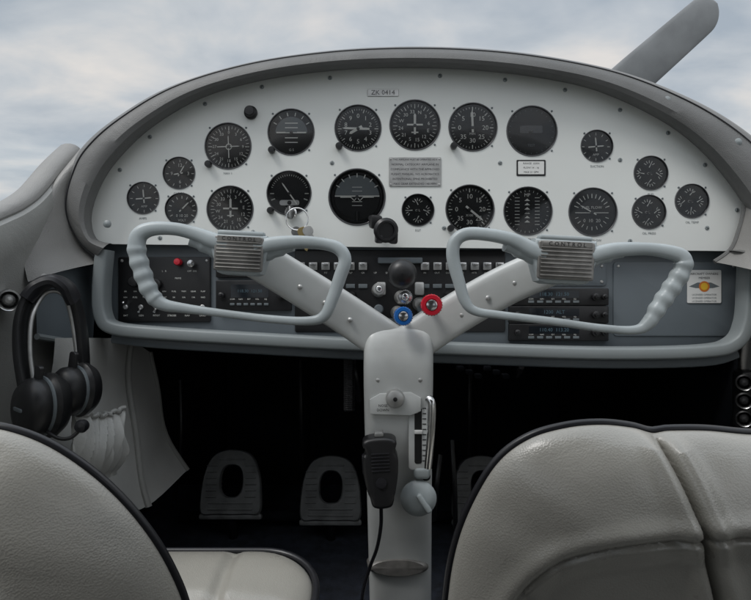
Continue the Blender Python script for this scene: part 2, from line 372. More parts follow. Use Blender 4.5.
# ---------------- lower sub-panel
D2=1.125
sp=B('lower_subpanel')
def l3(u,v,d): return ((u-375.5)*d/F,(300-v)*d/F)
ol=[(104,238),(102,300),(106,325),(125,334),(240,342),(398,348),(600,352),(700,350),(738,340),(746,315),(747,240)]
sp.add(prism([l3(u,v,D2) for u,v in ol][::-1],-.02,0,.001),M_sub,Matrix.Translation((0,D2,0))@RX)
lp=[(105,250),(102,290),(104,316),(116,328),(160,333),(240,338),(330,343),(398,346),(470,349),(600,353),(700,351),(732,343),(744,322),(747,285),(748,252)]
lpp=cat([sv(u,v,1.085) for u,v in lp],8)
sp.add(sweep(lpp,.0105,.020,seg=24,pw=5.0),M_lip)
lp2=cat([sv(u,v+9,1.10) for u,v in lp[3:12]],6)
sp.add(sweep(lp2,.010,.02,seg=14,pw=4),M_sub)
for (u0,v0,u1,v1) in [(613,262,738,336),(510,262,606,286)]:
    w=(u1-u0)*D2/F;h=(v1-v0)*D2/F; x,y=l3((u0+u1)/2,(v0+v1)/2,D2)
    sp.add(prism(rrect(w,h,.006,4,x,y),0,.0022,.0008),M_sub,Matrix.Translation((0,D2,0))@RX)
    for sx in(-1,1):
        for sy in(-1,1): sp.add(lathe([(.003,.0022),(.002,.0038),(0,.004)],12),M_alu,Matrix.Translation((0,D2,0))@RX@Matrix.Translation((x+sx*(w/2-.008),y+sy*(h/2-.007),0)))
sp.obj()
def dimg(u0,v0,u1,v1,d): 
    return (u1-u0)*d/F,(v1-v0)*d/F,at((u0+u1)/2,(v0+v1)/2,d)
b=B('switch_panel'); w,h,M=dimg(119,257,211,322,D2)
b.add(prism(rrect(w,h,.003,3),.0,.004,.001),M_black)
random.seed(9)
labs=['BAT','GEN','PITOT','STROBE','NAV','LAND']
for i in range(6):
    x=-w/2+w*(i+.5)/6
    b.add(text(labs[i],.0042,x,-h*.40,.0043),M_mark)
    b.add(lathe([(.0042,.004),(.0042,.007),(.003,.008),(0,.008)],14),M_alu,Matrix.Translation((x,-h*.27,0)))
    b.add(lathe([(.0016,.006),(.0024,.017),(.0018,.019),(0,.0195)],10),M_chrome,Matrix.Translation((x,-h*.27,0))@Matrix.Rotation(.45*(1 if i%3 else -1),4,'X'))
b.add(lathe([(.0062,.004),(.0062,.014),(.005,.017),(0,.0175)],20),M_red,Matrix.Translation((w*.16,h*.42,0)))
b.add(lathe([(.007,.004),(.006,.012),(.006,.018),(0,.019)],20),M_chrome,Matrix.Translation((w*.31,h*.39,0)))
b.add(lathe([(.009,.004),(.009,.014),(.007,.016),(0,.0163)],20),M_black,Matrix.Translation((-w*.32,h*.12,0)))
b.add(lathe([(.009,.004),(.009,.014),(.007,.016),(0,.0163)],20),M_black,Matrix.Translation((-w*.08,h*.08,0)))
for i in range(5): b.add(text(['START','MAG','L   R','PRIME','OFF  ON'][i],.004,-w*.3+i*w*.15,h*.28-(i%2)*.012,.0043),M_mark)
for j in range(2):
    for i in range(9): b.add(text(['5A','10A','15A','RAD','IGN','FUEL','TRIM','GEAR','FLAP'][(i+j*4)%9],.0036,-w*.42+i*w*.105,-h*.03-j*.010,.0043),M_mark)
for sx in(-1,1): b.add(lathe([(.003,.004),(.002,.0055),(0,.006)],12),M_alu,Matrix.Translation((sx*w*.46,h*.44,0)))
b.obj(M)
def radio(name,u0,v0,u1,v1,rows,d=D2):
    b=B(name); w,h,M=dimg(u0,v0,u1,v1,d)
    rh=h/rows
    for i in range(rows):
        cy=h/2-(i+.5)*rh
        b.add(prism(rrect(w,rh-.0012,.002,3,0,cy),0,.009,.0012),M_black)
        b.add(prism(rrect(w*.5,rh*.42,.001,2,-w*.05,cy+rh*.14),.0091,.0096),M_lcd)
        tx=['118.30  121.50','1200  ALT','110.40  113.20'][i%3]
        b.add(text(tx,min(rh*.28,w*.055),-w*.05,cy+rh*.14,.0098),M_seg)
        for k in range(6): b.add(box((-w*.28+k*w*.09,cy-rh*.28,.0098),(w*.06,min(rh*.16,.004),.0022),.0005),M_grayface)
        for k in range(5): b.add(text(['COM','NAV','IDT','VOL','SQ'][k],.0034,-w*.28+k*w*.11,cy-rh*.12,.0092),M_mark)
        for sx,rr in((-.42,.0050),(.36,.006),(.45,.0045)):
            b.add(lathe([(rr,.009),(rr,.016),(rr*.6,.017),(rr*.6,.023),(0,.0235)],20),M_black,Matrix.Translation((w*sx,cy,0)))
    b.obj(M)
radio('avionics_radio',217,280,292,311,1)
radio('avionics_radio',508,288,607,341,3)
radio('avionics_radio',217,257,292,278,1)
b=B('engine_control_panel'); w,h,M=dimg(295,250,505,332,D2)
b.add(prism(rrect(w,h,.003,3),0,.0025,.001),M_black)
for i in range(17):
    x=-w/2+w*(i+.5)/17
    b.add(text(['LDG','NAV','PIT','CAB','FLP','GR','UP','DN','ON','OFF','IN','OUT','COWL','ALT','HTR','AUX','PMP'][i],.0042,x,h*.30-.011,.0028),M_mark)
    if 5<i<10: continue
    b.add(box((x,h*.30,.006),(.014,.013,.007),.001),M_alu)
    b.add(box((x,h*.30+.003,.012),(.010,.004,.014),.001),M_chrome)
    b.add(box((x,h*.06,.004),(.015,.007,.003),.0005),M_grayface)
for i in range(9):
    x=-w*.45+w*.9*i/8
    if abs(x)<.04: continue
    b.add(lathe([(.006,.0025),(.006,.005),(.0045,.012),(.0045,.016),(0,.0165)],16),M_alu if i%2 else M_black,Matrix.Translation((x,-.006,0)))
    b.add(prism(rrect(.018,.006,.001,2,x,-.018),.0026,.0032),M_grayface)
    b.add(text(['HEAT','VENT','DEFR','CABIN','AIR','STATIC','PARK','BRAKE','OIL'][i],.004,x,-.0178,.0034),M_mark)
b.add(box((0,h*.37,.006),(.075,.010,.012),.002),M_sub)
for sx in(-1,1):
    b.add(box((sx*.032,.004,.008),(.016,.022,.014),.003),M_alu)
    b.add(lathe([(.008,.0025),(.008,.02),(.006,.024),(0,.0245)],20),M_sub,Matrix.Translation((sx*.036,-h*.22,0)))
for i in range(6): b.add(box((-w*.3+i*.03,-h*.36,.004),(.02,.008,.004),.001),M_sub)
b.obj(M)
b=B('certificate_sticker'); w,h,M=dimg(687,270,721,303,D2-.003)
b.add(prism(rrect(w,h,.002,3),0,.0008),M_paper)
b.add(quad([(-w*.45,0,.0009),(-w*.25,-h*.05,.0009),(w*.25,-h*.05,.0009),(w*.45,0,.0009),(w*.2,h*.12,.0009),(-w*.2,h*.12,.0009)]),M_grayface)
b.add(lathe([(.009,.0008),(.009,.0011),(0,.0011)],24),M_orange); b.add(lathe([(.006,.0011),(.006,.0014),(0,.0014)],20),M_yel)
for i,t in enumerate(['AIRCRAFT OWNERS','MEMBER']): b.add(text(t,.0052,0,h*.38-i*.007,.0011),M_black)
for i in range(3): b.add(text('LICENSED OPERATOR',.0042,0,-h*.25-i*.0055,.0011),M_sub)
b.obj(M)

def plunger(name,u,v,d,r,m,ball=False):
    b=B(name)
    L=D2-d
    b.add(lathe([(.0045,-L),(.0045,0)],14),M_chrome)
    b.add(lathe([(.012,-L),(.012,-L+.008),(.008,-L+.014),(.0045,-L+.014)],20),M_alu)
    if ball: pr=[(.006,-.012),(.010,-.006),(r*.9,0),(r,.006),(r*.98,.012),(r*.8,.019),(r*.45,.023),(0,.024)]
    else: pr=[(.006,-.012),(.009,-.004),(r*.95,0),(r,.002),(r,.011),(r*.93,.013),(r*.6,.0135),(r*.55,.012),(0,.012)]
    b.add(lathe(pr,32),m)
    if not ball:
        for i in range(24):
            a=2*math.pi*i/24; b.add(box((r*math.cos(a),r*math.sin(a),.0065),(.0012,.0012,.009),.0003),m,None)
        b.add(lathe([(r*.5,.0121),(r*.5,.0138),(r*.35,.0146),(0,.0147)],20),M_chrome)
    b.obj(at(u,v,d))
plunger('throttle_knob',402,274,.93,.0205,M_black,ball=True)
plunger('propeller_control_knob',403,316,.90,.0125,M_blue)
plunger('mixture_control_knob',431,305,.89,.0142,M_red)
plunger('alternate_air_knob',405,297,.98,.010,M_chrome)
plunger('cowl_flap_knob',379,289,1.0,.009,M_alu)
b=B('map_light')
b.add(lathe([(.010,-.020),(.015,-.014),(.019,.0),(.020,.008),(.016,.012),(.013,.012),(.012,.008),(0,.008)],24),M_black)
b.add(box((-.014,.012,-.008),(.020,.022,.020),.005),M_black)
b.add(box((.014,-.012,-.002),(.014,.020,.018),.004),M_black)
b.add(box((-.010,-.014,.002),(.012,.014,.014),.003),M_pipe)
b.add(sweep(cat([(-.014,.012,-.015),(-.016,.016,-.025),(-.016,.016,-.038)],6),.005,seg=10),M_black)
b.obj(at(385,230,1.065)@Matrix.Rotation(math.radians(12),4,'Y')@Matrix.Rotation(math.radians(10),4,'X'))

b=B('ignition_key')
b.add(lathe([(.010,0),(.010,.004),(.0075,.006),(0,.006)],20),M_chrome)
b.add(prism(rrect(.012,.022,.005,5,0,0),.006,.0085),M_chrome)
b.add(box((0,0,.012),(.0025,.018,.012),.001),M_alu)
rg=[(.018*math.cos(a)+.012,.018*math.sin(a)-.012,.017) for a in np.linspace(0,2*math.pi,28)[:-1]]
b.add(sweep(rg,.0012,seg=8,closed=True,ref=(0,0,1)),M_chrome)
for k,(ang,mm) in enumerate([(-25,M_chrome),(12,M_brass),(35,M_alu)]):
    Mx=Matrix.Translation((.014+.006*k,-.026,.014+.003*k))@Matrix.Rotation(math.radians(ang),4,'Z')
    b.add(prism(rrect(.017,.016,.007,5,0,-.007),0,.002,.0004,1),mm,Mx)
    b.add(prism([(-.003,-.014),(-.003,-.036),(0,-.039),(.0025,-.036),(.0015,-.032),(.003,-.028),(.0018,-.025),(.003,-.022),(.003,-.014)],0,.0018),mm,Mx)
b.obj(at(291,213,1.095))

# ---------------- control column (Y)
b=B('control_column')
def arm(pts,wd,th):
    P=cat([sv(*p) for p in pts],8); t=np.linspace(0,1,len(P))
    b.add(sweep(P,np.interp(t,np.linspace(0,1,len(wd)),wd)*.5,np.interp(t,np.linspace(0,1,len(th)),th)*.5,seg=36,pw=6),M_col)
    return P
arm([(401,352,.955),(355,320,.94),(305,288,.915),(262,262,.89),(240,252,.87)],[.060,.056,.054,.052,.050],[.055,.05,.045,.04,.03])
arm([(396,354,.957),(445,320,.942),(500,288,.915),(545,268,.89),(563,262,.87)],[.060,.056,.054,.052,.050],[.055,.05,.045,.04,.03])
st=[(398,333,.958),(398,341,.952),(398,352,.947),(398,372,.945),(398,420,.955),(399,500,.985),(400,600,1.02),(400,640,1.035),(400,720,1.06)]
P=cat([sv(*p) for p in st],8); t=np.linspace(0,1,len(P))
b.add(sweep(P,np.interp(t,[0,.06,.125,.25,.4,.6,.8,1],[.020,.038,.0475,.0485,.0485,.047,.046,.046]),np.interp(t,[0,.1,.25,1],[.02,.034,.036,.034]),seg=40,pw=6),M_col)
def scr(u,v,d,r=.0033): b.add(lathe([(r,-.002),(r,.0006),(r*.6,.0015),(0,.0018)],14),M_alu,at(u,v,d))
for (u,v,d) in [(300,287,.890),(325,303,.90),(350,320,.91),(283,268,.884),(462,315,.912),(488,298,.897),(515,283,.887),(378,366,.911),(420,366,.911),(378,380,.911),(420,380,.911),(380,545,.967),(422,545,.967)]: scr(u,v,d)
b.add(prism([( -.036,-.016),(-.036,.004),(-.022,.012),(.020,.014),(.034,.006),(.034,-.012),(.02,-.018)],0,.004,.0012),M_col,at(396,402,.914))
b.add(lathe([(.013,.0),(.013,.007),(.011,.011),(.006,.013),(0,.0133)],28),M_alu,at(395,398,.912))
b.add(lathe([(.003,.010),(.003,.0145),(0,.015)],10),M_black,at(395,398,.912))
b.add(prism(rrect(.026,.098,.005,4),0,.003,.001),M_col,at(418,434,.919))
b.add(prism(rrect(.010,.080,.003,4),.0031,.0036),M_black,at(418,434,.919))
for i in range(11): b.add(box((.0085,-.036+i*.0072,.0034),(.005,.0010,.0006)),M_black,at(418,434,.919))
b.add(box((0,.004,.006),(.011,.005,.006),.001),M_paper,at(418,434,.919))
b.add(sweep(cat([sv(428,398,.90),sv(432,405,.895),sv(431,435,.896),sv(428,468,.905)],8),.0055,.0045,seg=12),M_chrome)
b.add(prism(rrect(.05,.006,.002,3),0,.003,.0006),M_alu,at(400,411,.917))
for i,tx in enumerate(['NOSE','DOWN']): b.add(text(tx,.005,-.018,.001-.006*i,.0043),M_black,at(396,406,.9135))
b.add(lathe([(.011,-.03),(.011,-.004),(.018,.0),(.024,.004),(.025,.011),(.020,.017),(.010,.020),(0,.0205)],32),M_yoke,at(418,496,.93))
b.add(box((0,.014,.014),(.022,.016,.016),.005,3),M_yoke,at(421,480,.935))
b.add(box((.004,-.006,.024),(.008,.03,.010),.003,3),M_yoke,at(418,496,.93)@Matrix.Rotation(.6,4,'Z'))
b.add(lathe([(.006,-.02),(.006,.004),(.004,.006),(0,.0065)],16),M_black,at(426,476,.93))
b.add(lathe([(.046,-.02),(.044,.004),(.038,.008),(.0,.009)],32,1,.3),M_boxm,at(398,566,.972))
b.obj(ang=40)

# ---------------- yokes
def yoke(name,path,thick,box_uv,box_wh,ridge,d=.82,rot=0):
    b=B(name)
    N=10
    P=cat([list(sv(u,v,d+dd)) for (u,v,dd) in path],N)
    T=cat([[t] for t in thick],N)[:,0]*d/F*.5
    uv=cat([[p[0],p[1]] for p in path],N)
    s=np.cumsum(np.r_[0,np.linalg.norm(np.diff(uv,axis=0),axis=1)])
    for i in range(len(T)):
        if ridge[0]<=uv[i][1]<=ridge[1] and ridge[2]<=uv[i][0]<=ridge[3]:
            T[i]*=1+.08*math.cos(s[i]*2*math.pi/13.5)
    b.add(sweep(P,T,T*1.05,seg=20,pw=2.6),M_yoke)
    x,y,wb,hb=box_uv[0],box_uv[1],box_wh[0]*d/F,box_wh[1]*d/F
    M=at(x,y,d)@Matrix.Rotation(math.radians(rot),4,'Z')
    pts=[(-wb/2,hb/2),(wb/2,hb/2),(wb*.53,hb*.1),(wb*.40,-hb*.45),(wb*.3,-hb/2),(-wb*.3,-hb/2),(-wb*.40,-hb*.45),(-wb*.53,hb*.1)]
    b.add(prism(pts[::-1],-.030,.006,.004,3),M_yoke,M)
    b.add(prism(rrect(wb*.90,hb*.86,.003,3,0,hb*.02),.006,.010,.0012),M_boxm,M)
    for i in range(8): b.add(box((0,hb*.30-i*hb*.09,.0107),(wb*.82,hb*.035,.002),.0006),M_boxm,M)
    b.add(prism(rrect(wb*.80,hb*.13,.001,2,0,hb*.385),.0101,.0115,.0004,1),M_boxm,M)
    b.add(text('C O N T R O L',hb*.13,0,hb*.38,.0118),M_black,M)
    b.add(box((0,hb*.54,-.004),(wb*.86,.006,.018),.0025),M_yoke,M)
    for sx in(-1,1):
        b.add(sweep(cat([(sx*wb*.35,hb*.1,-.010),(sx*wb*.62,hb*.22,-.008),(sx*wb*.95,hb*.34,-.004)],6),[.013]*5+[.0115]*4+[.009]*4,seg=14,ref=(0,0,1),pw=2.4),M_yoke,M)
    b.add(lathe([(.017,-.075),(.017,-.03)],24),M_col,M)
    b.obj(ang=45)
yoke('control_yoke',[(228,246,0),(212,240,0),(196,234,0),(175,229,0),(152,229,0),(139,236,0),(137,252,0),(143,274,0),(151,293,0),(162,304,0),(182,308,0),(220,313,0),(270,319,0),(308,321,0),(324,316,0),(332,300,0),(340,277,0),(345,260,0),(339,249,0),(324,244,0),(300,242,0),(275,244,0),(255,248,0)],
 [16,16,14,13,14,16,17,17,16,13,10,8,8,9,11,12,13,13,13,12,13,15,16],(240,255),(54,40),(245,300,130,165),rot=-3)
yoke('control_yoke',[(545,256,0),(530,249,0),(512,240,0),(490,235,0),(467,234,0),(455,242,0),(453,258,0),(459,282,0),(465,301,0),(475,311,0),(500,315,0),(550,321,0),(600,328,0),(634,330,0),(648,323,0),(659,306,0),(672,287,0),(682,270,0),(682,258,0),(669,252,0),(645,249,0),(615,250,0),(590,256,0)],
 [16,16,14,13,13,13,13,12,11,9,8,8,8,9,13,16,17,17,16,14,13,15,16],(564,262),(62,44),(262,320,645,690),rot=-3)

# ---------------- microphone
b=B('hand_microphone'); dM=.885
M=at(381,474,dM)@Matrix.Rotation(math.radians(3),4,'Z')
body=[(-.018,.030),(-.021,.042),(-.012,.048),(.012,.048),(.021,.042),(.019,.030),(.022,.018),(.020,-.005),(.015,-.030),(.010,-.044),(-.010,-.044),(-.015,-.030),(-.021,-.005),(-.022,.018)]
body=[(p[0]*1.08,p[1]) for p in cat(body,4,True)]
b.add(prism(body[::-1],-.028,.006,.005,4),M_black,M)
for i in range(6): b.add(box((0,.028-i*.0045,.0066),(.024,.0018,.0016),.0005),M_pipe,M)
b.add(lathe([(.007,.006),(.007,.0085),(0,.009)],20),M_pipe,M@Matrix.Translation((0,-.01,0)))
b.add(box((-.022,.012,-.010),(.005,.026,.014),.002),M_pipe,M)
b.add(prism(rrect(.012,.006,.002,3,0,.052),-.02,0,.001),M_alu,M)
cb_=[sv(381,505,.885),sv(381,525,.90),sv(377,548,.92),sv(369,570,.95),sv(362,600,.96),sv(365,640,.97)]
b.add(sweep(cat(cb_,6),.0025,seg=8),M_pipe)
b.obj()

# ---------------- headset
b=B('aviation_headset')
def sw(pts,r,m,ry=None,pw=2,seg=12): b.add(sweep(cat([sv(*p) for p in pts],8),r,ry,seg=seg,pw=pw),m)
sw([(26,392,.90),(20,350,.91),(22,315,.92),(34,290,.93),(50,282,.94),(66,287,.95),(76,305,.96),(82,335,.965),(84,370,.965)],.0065,M_black,.013,3)
sw([(34,385,.90),(30,350,.905),(32,318,.915),(42,297,.93),(52,291,.935),(63,295,.94),(70,312,.95),(75,340,.955),(78,368,.955)],.003,M_alu)
sw([(27,300,.918),(38,287,.925),(52,281,.93),(66,287,.94),(74,300,.95)],.0095,M_pipe,.017,2.5)
def cup(u,v,d,rz,ry_,s=1.):
    Mx=at(u,v,d)@Matrix.Rotation(math.radians(ry_),4,'Y')@Matrix.Rotation(math.radians(rz),4,'Z')
    b.add(lathe([(.020*s,-.026),(.034*s,-.022),(.040*s,-.012),(.041*s,-.004),(.036*s,.0),(.034*s,.004),(.037*s,.010),(.036*s,.022),(.030*s,.031),(.018*s,.036),(0,.037)],36,.82,1.05),M_black,Mx)
    b.add(ring([(.0345*s,.001),(.0375*s,.003),(.0375*s,.006),(.034*s,.008)],36),M_grayface,Mx@Matrix.Diagonal((.82,1.05,1,1)))
    b.add(prism(rrect(.018,.005,.002,4,0,.0),.036,.0378,.0004),M_grayface,Mx)
    b.add(prism(rrect(.012,.045,.004,4,0,.034),.010,.016,.001),M_black,Mx)
cup(44,406,.90,-10,-30,1.05); cup(77,390,.95,-10,-25,.92)
sw([(45,430,.885),(58,438,.88),(70,438,.88),(80,430,.885)],.0025,M_black)
b.add(lathe([(.005,-.008),(.008,-.005),(.009,.002),(.007,.008),(0,.010)],18),M_pipe,at(82,426,.885))
sw([(30,425,.90),(22,445,.90),(15,480,.88),(5,520,.86)],.0025,M_black)
b.add(sweep([sv(44,276,.95),sv(52,281,.99),sv(58,283,1.03)],.004,seg=8),M_alu)
b.obj()

# ---------------- cabin side walls, trim
CX=.049; XL=-.52; XR=2*CX+.52
FW=1.62
for side,name in ((0,'cabin_side_wall'),(1,'cabin_side_wall')):
    b=B(name); X=lambda x:(x if side==0 else 2*CX-x)
    top=[(1.16,.262),(1.10,.222),(1.03,.168),(.98,.140),(.924,.118),(.8,.075),(.6,.02),(.3,-.03),(-.4,-.05),(-1.2,-.06)]
    tp=cat([[y,z] for y,z in top],6)
    rows=[(0,0),(.012,-.010),(.016,-.03),(.010,-.06),(.0,-.09),(-.006,-.16),(-.006,-.3),(0.0,-.45),(.0,-.60)]
    vs=[];fs=[];m=len(rows)
    for y,z in tp:
        for dx,dz in rows:
            fz=-(.88-.268*y)
            zz=z+dz if dz>-.2 else z*(1-(-dz)/.6)+ fz*((-dz)/.6)
            vs.append((X(XL+dx),y,zz))
    for i in range(len(tp)-1):
        for j in range(m-1): fs.append([i*m+j,i*m+j+1,(i+1)*m+j+1,(i+1)*m+j])
    b.add((vs,fs),M_wall)
    b.add(sweep([(X(XL-.012),y,z-.002) for y,z in tp],.020,.013,seg=14),M_trim)
    b.add(sweep([(X(XL+.006),y,z-.030) for y,z in tp],.004,seg=8),M_shield)
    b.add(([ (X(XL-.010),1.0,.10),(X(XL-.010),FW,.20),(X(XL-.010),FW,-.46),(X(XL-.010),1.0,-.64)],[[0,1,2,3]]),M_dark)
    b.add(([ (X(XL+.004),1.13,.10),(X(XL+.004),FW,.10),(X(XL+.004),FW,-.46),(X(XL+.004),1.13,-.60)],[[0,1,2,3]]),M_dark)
    if side==0:
        b.add(([(X(XL+.018),.985,.020),(X(XL+.030),1.03,.045),(X(XL+.050),1.13,.060),(X(XL+.045),1.12,-.075),(X(XL+.020),.985,-.052)],[[0,1,2,3,4]]),M_sub)
        b.add(sweep(cat([(XL+.02,.985,-.054),(XL+.046,1.12,-.077)],4),.005,seg=8),M_lip)
        vs=[];fs=[]
        tpz=cat([sv(55,338,.985),sv(98,338,1.10),sv(132,340,1.20),sv(152,352,1.27)],6)
        bt=cat([sv(60,500,.93),sv(110,512,1.06),sv(150,506,1.18),sv(186,470,1.32)],6)
        n_=len(tpz)
        for i in range(n_):
            for k in range(14):
                q=tpz[i]*(1-k/13)+bt[i]*(k/13); q=q+np.array([.005*math.sin(k*.6+i*.3)-.018*math.sin(math.pi*k/13),0,0]); vs.append(q)
        for i in range(n_-1):
            for k in range(13): fs.append([i*14+k,i*14+k+1,(i+1)*14+k+1,(i+1)*14+k])
        b.add((vs,fs),M_kick)
        b.add(sweep([vs[(n_-1)*14+k] for k in range(14)],.005,seg=8),M_wall)
        b.add(sweep([vs[(n_-7)*14+k]+np.array([.004,-.004,0]) for k in range(14)],.006,seg=8),M_wall)
        vs=[];fs=[]
        NI=70;NK=20
        for i in range(NI+1):
            for k in range(NK):
                t=i/NI; s_=k/(NK-1)
                q=sv(64+54*t,408+66*s_+7*math.sin(t*3.1),.955+.10*t)
                wv=.0055*math.sin(t*44+s_*3+1.2*math.sin(s_*5+t*9))+.003*math.sin(t*71+s_*9)
                q=q+np.array([.018*math.sin(math.pi*min(1,s_+.08))**.6+wv*math.sin(math.pi*min(1,s_*.9+.1)),-.014*math.sin(math.pi*s_),.002*math.sin(t*40)*(1-s_)]); vs.append(q)
        for i in range(NI):
            for k in range(NK-1): fs.append([i*NK+k,i*NK+k+1,(i+1)*NK+k+1,(i+1)*NK+k])
        b.add((vs,fs),M_kick)
        b.add(sweep([vs[i*NK]+np.array([.003,-.002,0]) for i in range(NI+1)],.0035,seg=8),M_wall)
    b.obj(fix=False)
b=B('panel_side_trim')
for side in (0,1):
    A=cat([(104,262),(88,250),(80,232),(74,205),(78,178),(92,150)],6) ; A=[sv(p[0],p[1],1.088) for p in A]
    Bc=cat([(28,282,.985),(24,262,.99),(26,240,1.0),(34,214,1.02),(50,186,1.07),(80,152,1.145)],6); Bc=[sv(*p) for p in Bc]
    if side:
        A=[np.array([2*CX-p[0]+.012,p[1],p[2]]) for p in A]; Bc=[np.array([2*CX-p[0],p[1],p[2]]) for p in Bc]
    vs=[];fs=[];K=10;n_=len(A)
    for i in range(n_):
        for k in range(K):
            t=k/(K-1); q=A[i]*(1-t)+Bc[i]*t; q=q+np.array([0,-.018*math.sin(math.pi*t),0]); vs.append(q)
    for i in range(n_-1):
        for k in range(K-1): fs.append([i*K+k,i*K+k+1,(i+1)*K+k+1,(i+1)*K+k])
    b.add((vs,fs),M_trim)
    b.add(sweep(A,.004,seg=8),M_shield)
b.obj(fix=False)
b=B('roof_light_blocker'); vs=[];fs=[]  # unseen roof, added to block light from behind and darken the seat backs
RE=.28
ys=np.linspace(-1.2,RE,14)
for y in ys:
    for k in range(17):
        t=-1+2*k/16; vs.append((CX+t*.56,y,.46-.11*abs(t)**2.6-.04*max(0,-y)))
for i in range(13):
    for k in range(16): fs.append([i*17+k,i*17+k+1,(i+1)*17+k+1,(i+1)*17+k])
b.add((vs,fs),M_head); b.add(([(q[0],q[1],q[2]+.02) for q in vs],fs),M_cowl)
b.add(sweep([(CX+t*.56,RE,.465-.11*abs(t)**2.6) for t in np.linspace(-1,1,17)],.015,seg=10),M_head)
b.obj(fix=False)
b=B('bulkhead_light_blocker'); b.add(box((CX,-1.21,-.3),(1.12,.02,1.45)),M_wall); b.obj()  # out-of-view bulkhead, added to shut out light from the rear

def vent(u,v,d,r,az,core):
    b=B('air_vent')
    b.add(ring([(r*.55,-.01),(r*.7,.0),(r*.8,.006),(r,.008),(r*1.05,.002),(r*1.0,-.012)],32),M_chrome)
    b.add(lathe([(r*.62,-.006),(r*.5,.006),(r*.3,.012),(0,.013)],24),core)
    b.obj(at(u,v,d)@Matrix.Rotation(math.radians(az),4,'Y'))
vent(9,300,.93,.015,30,M_alu)
for v in (382,400,418): vent(744,v,1.08,.013,-25,M_black)
b=B('vent_bracket'); b.add(box(sv(752,400,1.11),(.05,.04,.10),.008,3),M_black); b.obj()

b=B('cabin_floor')
fl=lambda x,y:(x,y,-(.88-.268*y))
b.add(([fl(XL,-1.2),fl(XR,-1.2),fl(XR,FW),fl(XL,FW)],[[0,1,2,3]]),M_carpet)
b.add(([ (XL,-1.2,-1.26),(XR,-1.2,-1.26),(XR,FW,-.52),(XL,FW,-.52)],[[0,1,2,3]]),M_cowl)
b.obj(fix=False)
b=B('firewall')
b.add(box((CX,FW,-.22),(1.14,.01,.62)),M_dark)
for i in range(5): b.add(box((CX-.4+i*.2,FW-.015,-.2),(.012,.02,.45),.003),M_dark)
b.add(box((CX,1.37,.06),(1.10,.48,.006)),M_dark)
b.obj()
b=B('control_cable')
random.seed(2)
for u,v0,v1,d in [(352,355,400,1.14),(440,455,520,1.3),(452,440,540,1.32),(520,360,375,1.15),(300,360,470,1.5),(180,380,500,1.45),(470,360,470,1.5)]:
    b.add(sweep(cat([sv(u,v0,d),sv(u+random.uniform(-4,4),(v0+v1)/2,d-.02),sv(u+random.uniform(-8,8),v1,d+.02)],6),.005,seg=8),M_black)
hx=[]
for i in range(200):
    p=sv(349,355+i*.28,1.10); a=i*2*math.pi/7; hx.append(p+np.array([.008*math.cos(a),.008*math.sin(a),0]))
b.add(sweep(hx,.002,seg=5),M_black)
for i in range(6): b.add(box(sv(460+i*9,368+(i%3)*4,1.14),(.012,.02,.008),.002),M_dark)
b.obj()

# ---------------- rudder pedals
def pedal(u,v,d=1.40):
    b=B('rudder_pedal'); k=d/F
    out=resamp(cat([(-29,-30),(-30,-10),(-27,10),(-20,25),(-8,31),(8,31),(20,25),(27,10),(30,-10),(29,-30),(15,-31),(-15,-31)],8,True),72)*k
    n1=len(out)
    inn=[]
    for p in out:
        a=math.atan2(p[1],p[0]*1.2); c,s=math.cos(a),math.sin(a)
        r=1/((abs(c)/11)**2.6+(abs(s)/15.5)**2.6)**(1/2.6); inn.append((r*c*k,(r*s+1)*k))
    inn=np.array(inn); vs=[];fs=[]
    levels=[(0.0,-.008),(0.0,.004),(.06,.008),(.94,.008),(1.0,.004),(1.0,-.008)]
    for t,z in levels:
        for i in range(n1):
            q=out[i]*(1-t)+inn[i]*t; vs.append((q[0],q[1],z))
    m=len(levels)
    for j in range(m):
        for i in range(n1):
            l=(i+1)%n1; jj=(j+1)%m; fs.append([j*n1+i,j*n1+l,jj*n1+l,jj*n1+i])
    b.add((vs,fs),M_pedal)
    for i in range(9):
        yl=-26+i*6; yy=yl*k
        if -16<yl<18:
            for sx in(-1,1): b.add(box((sx*19.5*k,yy,.0095),(11*k,.0028,.003),.001),M_pedal)
        else: b.add(box((0,yy,.0095),((44 if yy<0 else 26)*k,.0028,.003),.001),M_pedal)
    b.add(box((0,-33*k,-.006),(62*k,.012,.018),.004),M_pedal)
    b.add(sweep([(0,-33*k,-.01),(0,-48*k,-.03),(0,-60*k,-.05)],.009,seg=10,ref=(1,0,0)),M_dark)
    b.add(sweep([(-.04,-.03,-.01),(-.04,-.02,-.10),(-.04,.0,-.17)],.009,seg=10,ref=(1,0,0)),M_black)
    b.obj(at(u,v,d)@Matrix.Rotation(math.radians(-14),4,'X'))
pedal(232,482); pedal(331,488); pedal(482,488); pedal(581,482)
b=B('rudder_torque_tube'); b.add(sweep([sv(180,516,1.44),sv(640,516,1.44)],.012,seg=14),M_dark); b.obj()

